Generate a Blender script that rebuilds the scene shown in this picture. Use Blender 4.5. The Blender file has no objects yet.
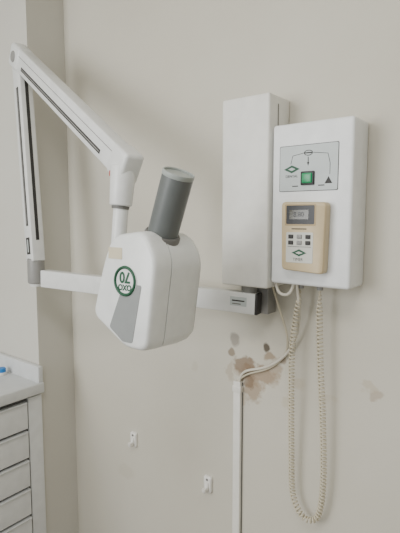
import bpy, bmesh, math, random
from mathutils import Vector, Matrix, Euler
random.seed(3)
scn=bpy.context.scene
def lin(c):
    return tuple(((v/255)/12.92 if v/255<=.04045 else (((v/255)+.055)/1.055)**2.4) for v in c)+(1,)
def mat(name,rgb,rough=.5,metal=0,noise=.04,scale=30,bump=0,emis=0,spec=.5):
    m=bpy.data.materials.new(name); m.use_nodes=True
    nt=m.node_tree; b=nt.nodes['Principled BSDF']
    b.inputs['Roughness'].default_value=rough; b.inputs['Metallic'].default_value=metal
    b.inputs['Specular IOR Level'].default_value=spec
    c=lin(rgb)
    tc=nt.nodes.new('ShaderNodeTexCoord'); n=nt.nodes.new('ShaderNodeTexNoise'); n.inputs['Scale'].default_value=scale; n.inputs['Detail'].default_value=4
    nt.links.new(tc.outputs['Object'],n.inputs['Vector'])
    r=nt.nodes.new('ShaderNodeValToRGB'); r.color_ramp.elements[0].position=.3; r.color_ramp.elements[1].position=.7
    r.color_ramp.elements[0].color=tuple(v*(1-noise) for v in c[:3])+(1,)
    r.color_ramp.elements[1].color=tuple(min(1,v*(1+noise)) for v in c[:3])+(1,)
    nt.links.new(n.outputs['Fac'],r.inputs['Fac']); nt.links.new(r.outputs['Color'],b.inputs['Base Color'])
    if bump:
        bp=nt.nodes.new('ShaderNodeBump'); bp.inputs['Strength'].default_value=bump; bp.inputs['Distance'].default_value=.002
        nt.links.new(n.outputs['Fac'],bp.inputs['Height']); nt.links.new(bp.outputs['Normal'],b.inputs['Normal'])
    if emis:
        b.inputs['Emission Color'].default_value=c; b.inputs['Emission Strength'].default_value=emis
    return m
M={}
M['white']=mat('enamel_white',(226,224,217),.35)
M['ctrl']=mat('controller_white',(230,232,232),.4)
M['col']=mat('column_white',(222,221,215),.45)
M['arm']=mat('arm_white',(217,218,216),.35)
M['armgrey']=mat('arm_grey',(136,135,132),.45)
M['dark']=mat('dark_slot',(46,44,43),.6)
M['black']=mat('black_plastic',(25,25,26),.4)
M['head']=mat('head_white',(220,222,220),.32)
M['stripe']=mat('stripe_grey',(134,137,136),.45)
M['seam']=mat('seam_grey',(108,107,104),.6)
M['tube']=mat('tube_grey',(92,96,95),.38)
M['rim']=mat('tube_rim',(156,162,158),.4)
M['green']=mat('logo_green',(10,72,45),.5)
M['btn']=mat('button_green',(20,130,80),.3,emis=.25)
M['label']=mat('label_grey',(180,187,186),.4)
M['beige']=mat('timer_beige',(196,178,142),.45)
M['beige2']=mat('timer_beige_dark',(168,147,108),.5)
M['lcd']=mat('lcd',(74,72,60),.2)
M['plabel']=mat('timer_label',(194,194,184),.4)
M['cable']=mat('cable_cream',(196,188,166),.5)
M['cable2']=mat('cable_white',(208,203,189),.5)
M['conduit']=mat('conduit_white',(226,224,216),.4)
M['cab']=mat('cabinet_white',(214,216,216),.4)
M['top']=mat('worktop_white',(204,206,206),.35)
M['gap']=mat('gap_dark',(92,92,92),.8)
M['blue']=mat('blue_plastic',(40,120,190),.4)
M['plaster']=mat('hook_white',(230,228,222),.4)
M['red']=mat('red',(170,50,40),.5)
M['tanlabel']=mat('sticker_cream',(196,186,160),.5)
M['floor']=mat('floor_tile',(150,142,130),.5,noise=.08,scale=6)
M['ceil']=mat('ceiling_white',(225,222,214),.9)

def plaster(name,spots,c0=(196,191,177),c1=(202,198,185)):
    m=bpy.data.materials.new(name); m.use_nodes=True; nt=m.node_tree; b=nt.nodes['Principled BSDF']
    L=nt.links.new; N=nt.nodes.new
    b.inputs['Roughness'].default_value=.7; b.inputs['Specular IOR Level'].default_value=.25
    g=N('ShaderNodeNewGeometry')
    n=N('ShaderNodeTexNoise'); n.inputs['Scale'].default_value=2.2; n.inputs['Detail'].default_value=6; L(g.outputs['Position'],n.inputs['Vector'])
    r=N('ShaderNodeValToRGB'); r.color_ramp.elements[0].position=.3; r.color_ramp.elements[1].position=.7
    r.color_ramp.elements[0].color=lin(c0); r.color_ramp.elements[1].color=lin(c1)
    L(n.outputs['Fac'],r.inputs['Fac']); col=r.outputs['Color']
    n2=N('ShaderNodeTexNoise'); n2.inputs['Scale'].default_value=30; n2.inputs['Detail'].default_value=6; n2.inputs['Roughness'].default_value=.55; L(g.outputs['Position'],n2.inputs['Vector'])
    sub=N('ShaderNodeVectorMath'); sub.operation='SUBTRACT'; L(n2.outputs['Color'],sub.inputs[0]); sub.inputs[1].default_value=(.5,.5,.5)
    for (x,z,rx,rz,rgb,op,warp) in spots:
        sc=N('ShaderNodeVectorMath'); sc.operation='SCALE'; L(sub.outputs[0],sc.inputs[0]); sc.inputs['Scale'].default_value=warp
        ad=N('ShaderNodeVectorMath'); ad.operation='ADD'; L(g.outputs['Position'],ad.inputs[0]); L(sc.outputs[0],ad.inputs[1])
        s2=N('ShaderNodeVectorMath'); s2.operation='SUBTRACT'; L(ad.outputs[0],s2.inputs[0]); s2.inputs[1].default_value=(x,0,z)
        mu=N('ShaderNodeVectorMath'); mu.operation='MULTIPLY'; L(s2.outputs[0],mu.inputs[0]); mu.inputs[1].default_value=(1/rx,0,1/rz)
        le=N('ShaderNodeVectorMath'); le.operation='LENGTH'; L(mu.outputs[0],le.inputs[0])
        mr=N('ShaderNodeMapRange'); mr.inputs['From Min'].default_value=.75; mr.inputs['From Max'].default_value=1.15
        mr.inputs['To Min'].default_value=op; mr.inputs['To Max'].default_value=0; L(le.outputs['Value'],mr.inputs['Value'])
        mx=N('ShaderNodeMix'); mx.data_type='RGBA'; L(mr.outputs['Result'],mx.inputs['Factor']); L(col,mx.inputs[6]); mx.inputs[7].default_value=lin(rgb)
        col=mx.outputs[2]
    L(col,b.inputs['Base Color'])
    n3=N('ShaderNodeTexNoise'); n3.inputs['Scale'].default_value=45; n3.inputs['Detail'].default_value=3; L(g.outputs['Position'],n3.inputs['Vector'])
    bp=N('ShaderNodeBump'); bp.inputs['Strength'].default_value=.2; bp.inputs['Distance'].default_value=.003
    L(n3.outputs['Fac'],bp.inputs['Height']); L(bp.outputs['Normal'],b.inputs['Normal'])
    return m
spots=[(-.70,1.055,.10,.085,(208,203,188),.6,.12),
(-.705,1.02,.068,.034,(156,134,110),.8,.10),(-.75,1.047,.045,.026,(134,112,90),.8,.08),(-.722,.965,.034,.034,(152,130,106),.7,.08),
(-.79,1.118,.018,.024,(138,131,122),.7,.025),(-.80,1.075,.013,.013,(130,112,92),.75,.03),(-.675,1.112,.011,.015,(84,74,62),.9,.018),(-.66,1.085,.024,.014,(152,130,106),.75,.04),
(-.645,1.045,.026,.02,(160,138,114),.6,.06),(-.353,1.042,.018,.018,(156,138,118),.5,.06),(-.37,1.06,.024,.014,(180,168,148),.5,.06),
(-.62,1.085,.012,.012,(150,130,108),.65,.03),(-.805,1.01,.018,.032,(174,162,142),.6,.06),(-.76,.93,.018,.018,(176,160,136),.55,.06),(-.57,1.02,.02,.02,(188,178,158),.6,.06),
(-.74,.995,.024,.018,(120,98,76),.7,.06),(-1.30,.50,.05,.03,(190,184,168),.5,.06),(-.95,1.0,.012,.02,(188,182,166),.5,.03),(-.48,1.0,.03,.012,(192,184,166),.5,.05),(-.60,.96,.016,.03,(186,176,154),.5,.05)]
M['wall']=plaster('wall_paint_stained',spots); M['wallp']=plaster('wall_paint',[],(196,193,184),(201,199,190))

def empty(name,loc):
    o=bpy.data.objects.new(name,None); o.location=loc; o.empty_display_size=.05; scn.collection.objects.link(o); return o
def link(o,parent=None,m=None):
    scn.collection.objects.link(o)
    if m is not None: o.data.materials.append(M[m])
    if parent:
        o.parent=parent; o.matrix_parent_inverse=Matrix.Translation(-Vector(parent.location))
    return o
def smooth(me,ang=40):
    for p in me.polygons: p.use_smooth=True
    try: me.set_sharp_from_angle(angle=math.radians(ang))
    except Exception: pass
def frame(o,x,y,z):
    m=Matrix((x,y,z)).transposed().to_4x4(); m.translation=o; return m
def box(name,c,d,m,parent=None,bev=0,fr=None,seg=3):
    bm=bmesh.new(); bmesh.ops.create_cube(bm,size=1)
    bmesh.ops.scale(bm,vec=d,verts=bm.verts)
    if bev: bmesh.ops.bevel(bm,geom=bm.edges[:],offset=bev,segments=seg,affect='EDGES',profile=.5)
    bmesh.ops.translate(bm,vec=c,verts=bm.verts)
    if fr is not None: bmesh.ops.transform(bm,matrix=fr,verts=bm.verts)
    me=bpy.data.meshes.new(name); bm.to_mesh(me); bm.free()
    if bev: smooth(me,50)
    return link(bpy.data.objects.new(name,me),parent,m)
def bb(name,a,b,m,parent=None,bev=0):
    a=Vector(a);b=Vector(b); return box(name,(a+b)/2,[abs(v) for v in (b-a)],m,parent,bev)
def cyl(name,p0,p1,r0,r1,m,parent=None,seg=40,bev=0):
    p0=Vector(p0);p1=Vector(p1);d=p1-p0
    bm=bmesh.new(); bmesh.ops.create_cone(bm,cap_ends=True,segments=seg,radius1=r0,radius2=r1,depth=d.length)
    if bev:
        e=[e for e in bm.edges if any(len(f.verts)>4 for f in e.link_faces)]
        bmesh.ops.bevel(bm,geom=e,offset=bev,segments=3,affect='EDGES',profile=.5)
    q=d.to_track_quat('Z','Y').to_matrix().to_4x4(); q.translation=(p0+p1)/2
    bmesh.ops.transform(bm,matrix=q,verts=bm.verts)
    me=bpy.data.meshes.new(name); bm.to_mesh(me); bm.free(); smooth(me)
    return link(bpy.data.objects.new(name,me),parent,m)
def revolve(name,p0,axis,prof,m,parent=None,seg=48):
    p0=Vector(p0); q=Vector(axis).normalized().to_track_quat('Z','Y').to_matrix()
    vs=[];fs=[]
    for r,h in prof:
        for i in range(seg):
            a=2*math.pi*i/seg; vs.append(p0+q@Vector((r*math.cos(a),r*math.sin(a),h)))
    for j in range(len(prof)-1):
        for i in range(seg):
            k=(i+1)%seg; fs.append((j*seg+i,j*seg+k,(j+1)*seg+k,(j+1)*seg+i))
    me=bpy.data.meshes.new(name); me.from_pydata([tuple(v) for v in vs],[],fs); smooth(me)
    return link(bpy.data.objects.new(name,me),parent,m)
def roundpoly(pts,r,n=6):
    out=[];N=len(pts)
    for i in range(N):
        p=Vector(pts[i]);a=Vector(pts[i-1]);b=Vector(pts[(i+1)%N])
        u=(a-p);v=(b-p); rr=min(r if not isinstance(r,list) else r[i],u.length*.48,v.length*.48)
        s=p+u.normalized()*rr; e=p+v.normalized()*rr
        for k in range(n+1):
            t=k/n; out.append((1-t)**2*s+2*t*(1-t)*p+t*t*e)
    return out
def loft(name,secs,fr,m,parent=None,caps=True,ang=50):
    vs=[];fs=[];n=len(secs[0])
    for s in secs: vs+= [tuple(fr@Vector(p)) for p in s]
    for j in range(len(secs)-1):
        for i in range(n):
            k=(i+1)%n; fs.append((j*n+i,j*n+k,(j+1)*n+k,(j+1)*n+i))
    if caps: fs.append(tuple(reversed(range(n)))); fs.append(tuple((len(secs)-1)*n+i for i in range(n)))
    me=bpy.data.meshes.new(name); me.from_pydata(vs,[],fs)
    bm=bmesh.new(); bm.from_mesh(me); bmesh.ops.recalc_face_normals(bm,faces=bm.faces); bm.to_mesh(me); bm.free()
    smooth(me,ang); return link(bpy.data.objects.new(name,me),parent,m)
def plate(name,pts,fr,m,parent=None,h=.0015,z0=0,r=0):
    P=roundpoly(pts,r) if r else [Vector(p) for p in pts]
    return loft(name,[[(p.x,p.y,z0) for p in P],[(p.x,p.y,z0+h) for p in P]],fr,m,parent,ang=30)
def tube(name,pts,r,m,parent=None,typ='NURBS',cyc=False):
    c=bpy.data.curves.new(name,'CURVE'); c.dimensions='3D'; c.bevel_depth=r; c.bevel_resolution=3; c.use_fill_caps=True
    s=c.splines.new(typ); s.points.add(len(pts)-1)
    for i,p in enumerate(pts): s.points[i].co=(*p,1)
    if typ=='NURBS': s.order_u=4; s.use_endpoint_u=True; s.resolution_u=8
    s.use_cyclic_u=cyc
    return link(bpy.data.objects.new(name,c),parent,m)
def ring(name,fr,cx,cy,R,r,m,parent,z=.001,sy=1):
    pts=[fr@Vector((cx+R*math.cos(a*math.pi/24),cy+sy*R*math.sin(a*math.pi/24),z)) for a in range(48)]
    return tube(name,pts,r,m,parent,'POLY',True)
def text(name,s,fr,size,m,parent,ext=.0004,off=0):
    c=bpy.data.curves.new(name,'FONT'); c.body=s; c.size=size; c.extrude=ext; c.align_x='CENTER'; c.align_y='CENTER'; c.offset=off
    o=bpy.data.objects.new(name,c); link(o,None,m); o.matrix_world=fr
    bpy.context.view_layer.update()
    o.parent=parent; o.matrix_parent_inverse=Matrix.Translation(-Vector(parent.location)); return o
def catmull(P,n=40):
    P=[Vector(p) for p in P]; P=[2*P[0]-P[1]]+P+[2*P[-1]-P[-2]]; o=[]
    for i in range(1,len(P)-2):
        for k in range(n):
            t=k/n;a,b,c,d=P[i-1:i+3]
            o.append(.5*((2*b)+(c-a)*t+(2*a-5*b+4*c-d)*t*t+(3*b-a-3*c+d)*t**3))
    o.append(P[-2]); return o

# ---------------- room
bb('wall_back',(-2.4,0,0),(1.9,.12,2.75),'wall')
bb('wall_left_pier',(-2.4,-.166,0),(-1.61,-.0005,2.75),'wallp')
bb('wall_left',(-2.4,-3.6,0),(-2.25,-.167,2.75),'wallp')
bb('wall_right',(1.9,-3.6,0),(2.02,.12,2.75),'wallp')
bb('floor',(-2.4,-3.6,-.1),(2.02,.12,0),'floor')
bb('ceiling',(-2.4,-3.6,2.75),(2.02,.12,2.85),'ceil')
bb('baseboard_back',(-1.61,-.014,0),(1.9,-.0005,.08),'conduit')

# ---------------- column cover
col=empty('wall_column_cover',(-.687,-.057,1.31))
box('cover_shell',(-.687,-.0585,1.5655),(.149,.113,.512),'col',col,.006)
bb('cover_seam',(-.6125,-.07,1.33),(-.6115,-.066,1.80),'seam',col)
bb('bracket_plate',(-.735,-.05,1.225),(-.645,-.002,1.31),'armgrey',col,.002)

# ---------------- controller
ct=empty('xray_control_box',(-.5,-.05,1.33))
box('case',(-.5,-.053,1.5315),(.214,.104,.411),'ctrl',ct,.008)
F=frame(Vector((0,-.105,0)),Vector((1,0,0)),Vector((0,0,1)),Vector((0,-1,0)))
def rect(x0,x1,z0,z1): return [(x0,z0),(x1,z0),(x1,z1),(x0,z1)]
plate('label_border',rect(-.585,-.428,1.566,1.681),F,'dark',ct,.0008,0,.004)
plate('label_panel',rect(-.5835,-.4295,1.5675,1.6795),F,'label',ct,.0014,0,.004)
ring('line_emblem',F,-.506,1.66,.011,.0009,'dark',ct,.0015,.55)
plate('emblem_bar',rect(-.517,-.495,1.6585,1.6615),F,'dark',ct,.002)
tube('line_left',[F@Vector(p) for p in [(-.519,1.66,.0015),(-.548,1.655,.0015),(-.553,1.635,.0015)]],.0007,'dark',ct,'POLY')
tube('line_right',[F@Vector(p) for p in [(-.493,1.66,.0015),(-.455,1.655,.0015),(-.449,1.632,.0015),(-.449,1.605,.0015)]],.0007,'dark',ct,'POLY')
plate('line_mid',rect(-.507,-.505,1.635,1.65),F,'dark',ct,.002)
plate('arrow_mid',[(-.509,1.637),(-.503,1.637),(-.506,1.628)],F,'dark',ct,.002)
plate('leaf_logo',[(-.572,1.622),(-.55,1.632),(-.528,1.622),(-.55,1.612)],F,'green',ct,.002)
plate('leaf_core',[(-.56,1.622),(-.55,1.626),(-.54,1.622),(-.55,1.618)],F,'label',ct,.0024)
text('logo_text','DENTAL',F@Matrix.Translation((-.55,1.604,.0016)),.009,'dark',ct)
plate('warning_sign',[(-.462,1.583),(-.442,1.583),(-.452,1.6)],F,'dark',ct,.002)
box('switch_bezel',(-.506,1.598,.002),(.036,.034,.008),'black',ct,.002,F)
box('switch_key',(-.506,1.598,.006),(.027,.025,.008),'btn',ct,.003,F)
for i,x in enumerate((-.54,-.47)): plate('label_mark_%d'%i,rect(x-.008,x+.008,1.578,1.5805),F,'dark',ct,.002)
for i,x in enumerate((-.54,-.486)): cyl('cord_gland_%d'%i,(x,-.06,1.312),(x,-.06,1.330),.008,.009,'armgrey',ct)

# ---------------- timer
tm=empty('exposure_timer',(-.503,-.105,1.37))
pts=[(-.560,1.368),(-.447,1.362),(-.443,1.537),(-.563,1.540)]
P=roundpoly(pts,.012)
c=Vector((-.503,1.453))
def sc(s,z): return [((p.x-c.x)*s+c.x,(p.y-c.y)*(1-(1-s)*.7)+c.y,z) for p in P]
loft('timer_body',[sc(.97,.0005),sc(1,.006),sc(1,.024),sc(.985,.029),sc(.95,.032)],F,'beige',tm)
plate('display_bezel',rect(-.547,-.472,1.484,1.530),F,'black',tm,.001,.032,.003)
plate('display_frame',rect(-.551,-.468,1.480,1.533),F,'beige2',tm,.0006,.032,.004)
plate('lcd_window',rect(-.538,-.487,1.496,1.519),F,'lcd',tm,.0018,.032,.001)
text('digits','8.80',F@Matrix.Translation((-.513,1.5075,.034)),.017,'black',tm,.0001)
plate('brand_bar',rect(-.532,-.492,1.471,1.4735),F,'dark',tm,.0006,.032)
plate('key_panel',rect(-.546,-.474,1.388,1.464),F,'plabel',tm,.001,.032,.004)
k=0
for z in (1.453,1.438):
    for x in (-.533,-.510,-.487):
        box('key_%d'%k,(x,z,.034),(.013,.010,.003),'armgrey' if k in (1,4) else 'dark',tm,.001,F); k+=1
plate('timer_line',rect(-.541,-.479,1.4275,1.4285),F,'dark',tm,.0006,.033)
plate('timer_leaf',[(-.53,1.413),(-.51,1.422),(-.49,1.413),(-.51,1.404)],F,'green',tm,.0006,.033)
plate('timer_leaf_core',[(-.52,1.413),(-.51,1.4165),(-.50,1.413),(-.51,1.4095)],F,'plabel',tm,.001,.033)
text('timer_name','TIMER',F@Matrix.Translation((-.513,1.396,.0333)),.010,'dark',tm,.0001)

# ---------------- x-ray unit
xr=empty('dental_xray_arm_unit',(-.70,-.06,1.25))
Z=Vector((0,0,1))
def beam(name,p0,p1,h,t,m,up=Z,bev=.006):
    p0=Vector(p0);p1=Vector(p1); x=(p1-p0).normalized(); y=up.cross(x).normalized(); z=x.cross(y)
    fr=frame((p0+p1)/2,x,y,z); L=(p1-p0).length
    box(name,(0,0,0),(L,t,h),m,xr,bev,fr); return fr,L
A0=Vector((-.665,-.075,1.258)); A1=Vector((-1.455,-.232,1.284))
fr,L=beam('extension_arm',A0,A1,.060,.038,'arm',bev=.003)
box('extension_arm_end_cap',(-L/2-.003,0,0),(.008,.038,.060),'dark',xr,.002,fr)
box('arm_label',(-L/2+.05,.0195,.004),(.05,.001,.026),'label',xr,0,fr)
box('arm_label_b',(-L/2+.05,.0202,.006),(.038,.0008,.004),'dark',xr,0,fr)
box('arm_label_c',(-L/2+.055,.0202,-.003),(.026,.0008,.003),'seam',xr,0,fr)
cyl('mount_pivot',(-.69,-.075,1.286),(-.69,-.075,1.31),.02,.02,'armgrey',xr)
B=Vector((-1.483,-.245,1.30))
cyl('lower_joint',B+Vector((0,0,-.035)),B+Vector((0,0,.055)),.030,.030,'armgrey',xr,bev=.005)
cyl('lower_joint_cap',B+Vector((0,0,-.045)),B+Vector((0,0,-.03)),.022,.026,'arm',xr)
T=Vector((-1.556,-.228,2.08))
up2=Vector((1,-.19,0)).normalized()
p0=B+Vector((0,0,.045))
fr,L=beam('lower_spring_arm',p0,T,.062,.046,'arm',up=up2,bev=.004)
sgn=lambda fr:(1 if (fr.to_3x3()@Vector((0,1,0))).dot(Vector((.6,-.79,0)))>0 else -1)
s=sgn(fr)
zr=1 if (fr.to_3x3()@Z).x>0 else -1
box('slot_lower',(.0,s*.0228,zr*.004),(L*.66,.002,.017),'dark',xr,0,fr)
box('spring_lower',(.0,s*.0235,zr*.004),(L*.64,.002,.004),'armgrey',xr,0,fr)
box('badge_lower',(-L/2+.055,s*.0233,0),(.06,.002,.030),'dark',xr,.0008,fr)
box('badge_lower_text',(-L/2+.055,s*.0246,0),(.045,.0006,.008),'label',xr,0,fr)
box('side_slot_lower',(.0,0,zr*.0308),(L*.80,.012,.001),'dark',xr,0,fr)
# elbow
E=Vector((-1.552,-.230,2.062)); J=Vector((-.897,-.352,1.636))
d3=(J-E).normalized(); hd=Vector((J.x-E.x,J.y-E.y,0)).normalized(); sd=Vector((hd.y,-hd.x,0))
if sd.dot(Vector((.6,-.79,0)))<0: sd=-sd
pu=d3.cross(sd).normalized()
EF=frame(E,d3,pu,d3.cross(pu))
box('elbow_joint',(.0,0,0),(.085,.082,.056),'arm',xr,.014,EF,4)
cyl('elbow_cap',E+sd*.027,E+sd*.031,.020,.018,'armgrey',xr,bev=.0015)
fr,L=beam('upper_spring_arm',E,J,.076,.046,'arm',bev=.005)
s=sgn(fr)
box('slot_upper',(-.01,s*.0228,-.016),(L*.78,.002,.012),'dark',xr,0,fr)
box('spring_upper',(-.01,s*.0235,-.016),(L*.77,.0018,.003),'armgrey',xr,0,fr)
box('upper_arm_seam',(0,s*.0232,.014),(L*.93,.001,.0015),'seam',xr,0,fr)
box('upper_arm_underside',(0,0,-.0383),(L*.85,.022,.001),'seam',xr,0,fr)
# wrist
JF=frame(J,d3,pu,d3.cross(pu))
box('wrist_joint',(-.004,0,0),(.074,.082,.058),'arm',xr,.010,JF,4)
box('wrist_badge',(-.018,-.022,.0),(.020,.014,.001),'red',xr,0,frame(J+sd*.0325,hd,Z,sd))
cyl('neck_sleeve',(-.903,-.354,1.632),(-.908,-.362,1.53),.034,.029,'arm',xr,bev=.004)
cyl('neck_stem',(-.907,-.36,1.54),(-.914,-.370,1.41),.020,.019,'arm',xr,bev=.003)
cyl('neck_band',(-.9085,-.362,1.530),(-.909,-.363,1.522),.0235,.0225,'seam',xr,bev=.001)

# ---------------- head
rr=Vector((.7912,.6115,0)); bk=Vector((.6115,-.7912,0))
a=math.radians(37)
n=(math.cos(a)*bk-math.sin(a)*rr+Vector((0,0,.04))).normalized()
u=(math.cos(a)*rr+math.sin(a)*bk).normalized()
v=n.cross(u).normalized()
O=Vector((-.7680,-.487,1.341))
H=frame(O,u,v,n)
hp=[(-.042,.120),(.058,.132),(.096,.072),(.072,-.136),(.004,-.135),(-.106,-.072),(-.072,.05)]
HP=roundpoly(hp,[.028,.028,.03,.028,.022,.022,.03],7)
hc=Vector((.0,-.005))
def hs(s,z,dx=0,dy=0): return [((p.x-hc.x)*s+hc.x+dx,(p.y-hc.y)*s+hc.y+dy,z) for p in HP]
loft('head_front_shell',[hs(.91,0),hs(.95,-.0015),hs(.983,-.006),hs(1,-.014),hs(1.01,-.036),hs(1.01,-.0535)],H,'head',xr,ang=60)
loft('head_seam',[hs(.98,-.052),hs(.98,-.058)],H,'seam',xr)
loft('head_rear_shell',[hs(1.01,-.0565),hs(1.015,-.120),hs(.99,-.152),hs(.93,-.172),hs(.80,-.182)],H,'head',xr,ang=60)
plate('head_stripe',[(.000,.012),(.056,.012),(.030,-.120),(.0,-.120),(-.044,-.092)],H,'stripe',xr,.0012,0,.006)
lc=(.006,.018)
lp=[(lc[0]+.036*math.cos(t*math.pi/20),lc[1]+.034*math.sin(t*math.pi/20)) for t in range(40)]
plate('logo_disc',lp,H,'head',xr,.002,0)
ring('logo_ring',H,lc[0],lc[1],.031,.0036,'green',xr,.0022)
RZ=Matrix.Rotation(math.pi,4,'Z')
text('logo_number','70',H@Matrix.Translation((lc[0],lc[1]+.009,.0026))@RZ,.034,'green',xr,off=.0010)
text('logo_unit','OXO',H@Matrix.Translation((lc[0],lc[1]-.014,.0026))@RZ,.018,'green',xr,off=.0006)
plate('head_sticker',rect(-.050,-.006,.066,.092),H,'tanlabel',xr,.001,0,.002)
ykc=H@Vector((-.070,.055,-.080))
cyl('yoke_knob',H@Vector((-.045,.045,-.080)),H@Vector((-.108,.065,-.080)),.028,.026,'armgrey',xr,bev=.004)
tube('yoke_bow',[Vector((-.914,-.370,1.42)),Vector((-.912,-.374,1.40)),(Vector((-.912,-.374,1.41))+ykc)/2,ykc],.014,'arm',xr)
# cone
c0=H@Vector((.038,.104,-.078)); c1=Vector((-.664,-.416,1.598)); ax=c1-c0; Lc=ax.length
revolve('cone_collar',c0,ax,[(.0,-.01),(.042,-.01),(.042,.022),(.039,.026),(.0,.026)],'seam',xr)
revolve('cone_tube',c0,ax,[(.0,.0),(.0355,.0),(.0355,Lc-.008)],'tube',xr)
revolve('cone_rim',c0,ax,[(.0355,Lc-.010),(.0362,Lc-.009),(.0362,Lc),(.034,Lc+.001),(.032,Lc-.001),(.032,Lc-.004),(.0,Lc-.004)],'rim',xr)

# ---------------- cords
cc=empty('coiled_cord',(-.54,-.06,1.32))
path=catmull([(-.540,-.06,1.318),(-.553,-.062,1.22),(-.562,-.06,1.139),(-.566,-.05,.996),(-.567,-.04,.85),(-.564,-.035,.72),(-.543,-.035,.664),(-.514,-.035,.648),(-.484,-.035,.674),(-.471,-.038,.77),(-.474,-.045,.95),(-.482,-.055,1.12),(-.486,-.06,1.25),(-.486,-.06,1.318)],60)
seg=[(path[i+1]-path[i]).length for i in range(len(path)-1)]; tot=sum(seg)
pitch=.0105; R=.0068; N=int(tot/pitch*10); pts=[]; i=0; acc=0
for k in range(N+1):
    d=tot*k/N
    while i<len(seg)-1 and acc+seg[i]<d: acc+=seg[i]; i+=1
    p=path[i].lerp(path[i+1],min(1,(d-acc)/seg[i])); t=(path[i+1]-path[i]).normalized()
    w=Vector((0,-1,0)); e=t.cross(w).normalized(); w=e.cross(t)
    rad=R*min(1,d/.06,(tot-d)/.06)
    ph=2*math.pi*d/pitch; pts.append(p+e*rad*math.cos(ph)+w*rad*math.sin(ph))
tube('coil',pts,.0024,'cable',cc,'POLY')
pc=empty('power_cable',(-.6,-.03,1.2))
tube('cable_main',[(-.545,-.075,1.325),(-.543,-.06,1.27),(-.552,-.03,1.19),(-.60,-.012,1.10),(-.68,-.008,1.045),(-.74,-.008,1.035),(-.765,-.010,1.01),(-.766,-.010,.97)],.0042,'cable2',pc)
tube('cable_link',[(-.60,-.085,1.33),(-.60,-.085,1.30),(-.575,-.085,1.288),(-.553,-.085,1.30),(-.55,-.08,1.335)],.0042,'cable2',pc)
tube('cable_loop',[(-.63,-.05,1.31),(-.625,-.03,1.25),(-.59,-.012,1.16),(-.61,-.007,1.09),(-.68,-.007,1.035),(-.75,-.007,1.02),(-.772,-.009,.985)],.003,'cable',pc)

cd=empty('cable_conduit',(-.771,0,.5))
bb('conduit_cover',(-.784,-.015,.081),(-.758,-.0005,.99),'conduit',cd,.002)
bb('conduit_base',(-.786,-.004,.081),(-.756,-.0004,.985),'seam',cd)
bb('conduit_collar',(-.7865,-.017,.955),(-.7555,-.0004,.975),'conduit',cd,.002)

def hook(x,z):
    h=empty('wall_hook',(x,0,z))
    S=roundpoly([(x-.015,z-.030),(x+.015,z-.030),(x+.016,z+.028),(x-.016,z+.028)],.008)
    Fw=frame(Vector((0,0,0)),Vector((1,0,0)),Z,Vector((0,-1,0)))
    loft('hook_plate',[[(p.x,p.y,.0004) for p in S],[(p.x,p.y,.008) for p in S],[((p.x-x)*.85+x,(p.y-z)*.9+z,.011) for p in S]],Fw,'plaster',h)
    tube('hook_curl',[(x,-.008,z+.006),(x,-.014,z-.012),(x,-.020,z-.024),(x,-.027,z-.018),(x,-.028,z-.008)],.0075,'plaster',h)
    cyl('screw',(x,-.010,z+.017),(x,-.0125,z+.017),.004,.004,'seam',h)
hook(-1.244,.655); hook(-.889,.604)

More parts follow.
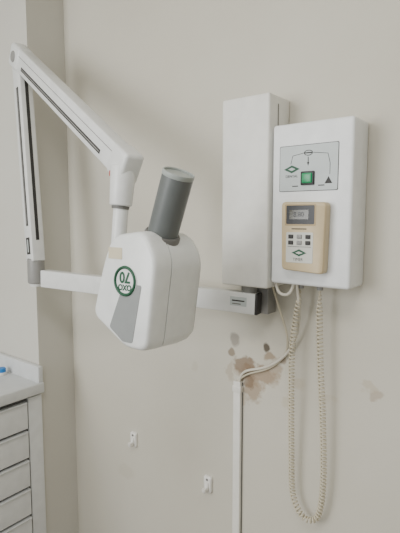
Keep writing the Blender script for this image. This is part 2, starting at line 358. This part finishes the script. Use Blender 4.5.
# ---------------- cabinet
cb=empty('drawer_cabinet',(-1.9,-.8,0))
xf=-1.590
bb('carcass',(-2.245,-1.5,.09),(xf-.018,-.169,.800),'cab',cb)
bb('plinth',(-2.245,-1.5,.001),(xf-.06,-.169,.09),'gap',cb)
bb('worktop',(-2.247,-1.52,.812),(xf+.016,-.168,.854),'top',cb,.005)
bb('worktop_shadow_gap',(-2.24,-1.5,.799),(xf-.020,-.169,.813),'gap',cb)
bb('upstand_back',(-2.2485,-1.52,.852),(-2.228,-.190,.92),'top',cb,.003)
bb('upstand_side',(-2.2485,-.189,.852),(xf+.008,-.168,.918),'top',cb,.003)
bb('filler',(xf-.018,-.228,.09),(xf-.006,-.169,.800),'cab',cb,.001)
bb('drawer_gap_shade',(xf-.0185,-1.5,.092),(xf-.015,-.229,.798),'gap',cb)  # dark sheet behind the drawers, their shadow lines put into its colour
zt=.797
for k in range(6):
    z0=zt-.118
    for j,(y0,y1) in enumerate([(-.70,-.236),(-1.16,-.706)]):
        bb('drawer_front_%d_%d'%(k,j),(xf-.018,y0,max(z0,.095)+.004),(xf,y1,zt-.007),'cab',cb,.002)
        bb('drawer_pull_%d_%d'%(k,j),(xf-.008,y0+.004,zt-.012),(xf+.008,y1-.004,zt-.006),'top',cb,.0015)
    zt=z0
bl=empty('blue_cap_bottle',(-1.79,-.225,.854))
revolve('bottle_body',(-1.79,-.225,.8545),Z,[(0,0),(.018,0),(.019,.003),(.019,.012),(.0,.012)],'white',bl)
revolve('bottle_cap',(-1.79,-.225,.8665),Z,[(0,0),(.017,0),(.017,.014),(.014,.017),(0,.017)],'blue',bl)

# ---------------- light
w=bpy.data.worlds.new('World'); scn.world=w; w.use_nodes=True
bgn=w.node_tree.nodes['Background']; bgn.inputs['Color'].default_value=(.94,.98,1,1); bgn.inputs['Strength'].default_value=.8
def area(name,loc,tgt,sx,sy,e,col):
    l=bpy.data.lights.new(name,'AREA'); l.shape='RECTANGLE'; l.size=sx; l.size_y=sy; l.energy=e; l.color=col
    o=bpy.data.objects.new(name,l); scn.collection.objects.link(o); o.location=loc
    o.rotation_euler=(Vector(tgt)-Vector(loc)).to_track_quat('-Z','Y').to_euler()
area('window_daylight',(-1.6,-3.0,1.9),(-.6,0,1.4),1.2,1.5,60,(.98,.99,1))
area('overhead_fill',(-.2,-1.5,2.7),(-.2,-1.5,0),.9,.5,22,(1,.98,.95))  # added downward fill under the ceiling, no fixture known there

cam=bpy.data.cameras.new('camera'); co=bpy.data.objects.new('camera',cam); scn.collection.objects.link(co)
co.location=(0,-1.2,1.5); co.rotation_euler=(math.radians(84),0,math.radians(37.7))
cam.sensor_fit='HORIZONTAL'; cam.sensor_width=36; cam.lens=36*465/400; cam.clip_start=.02
scn.camera=co
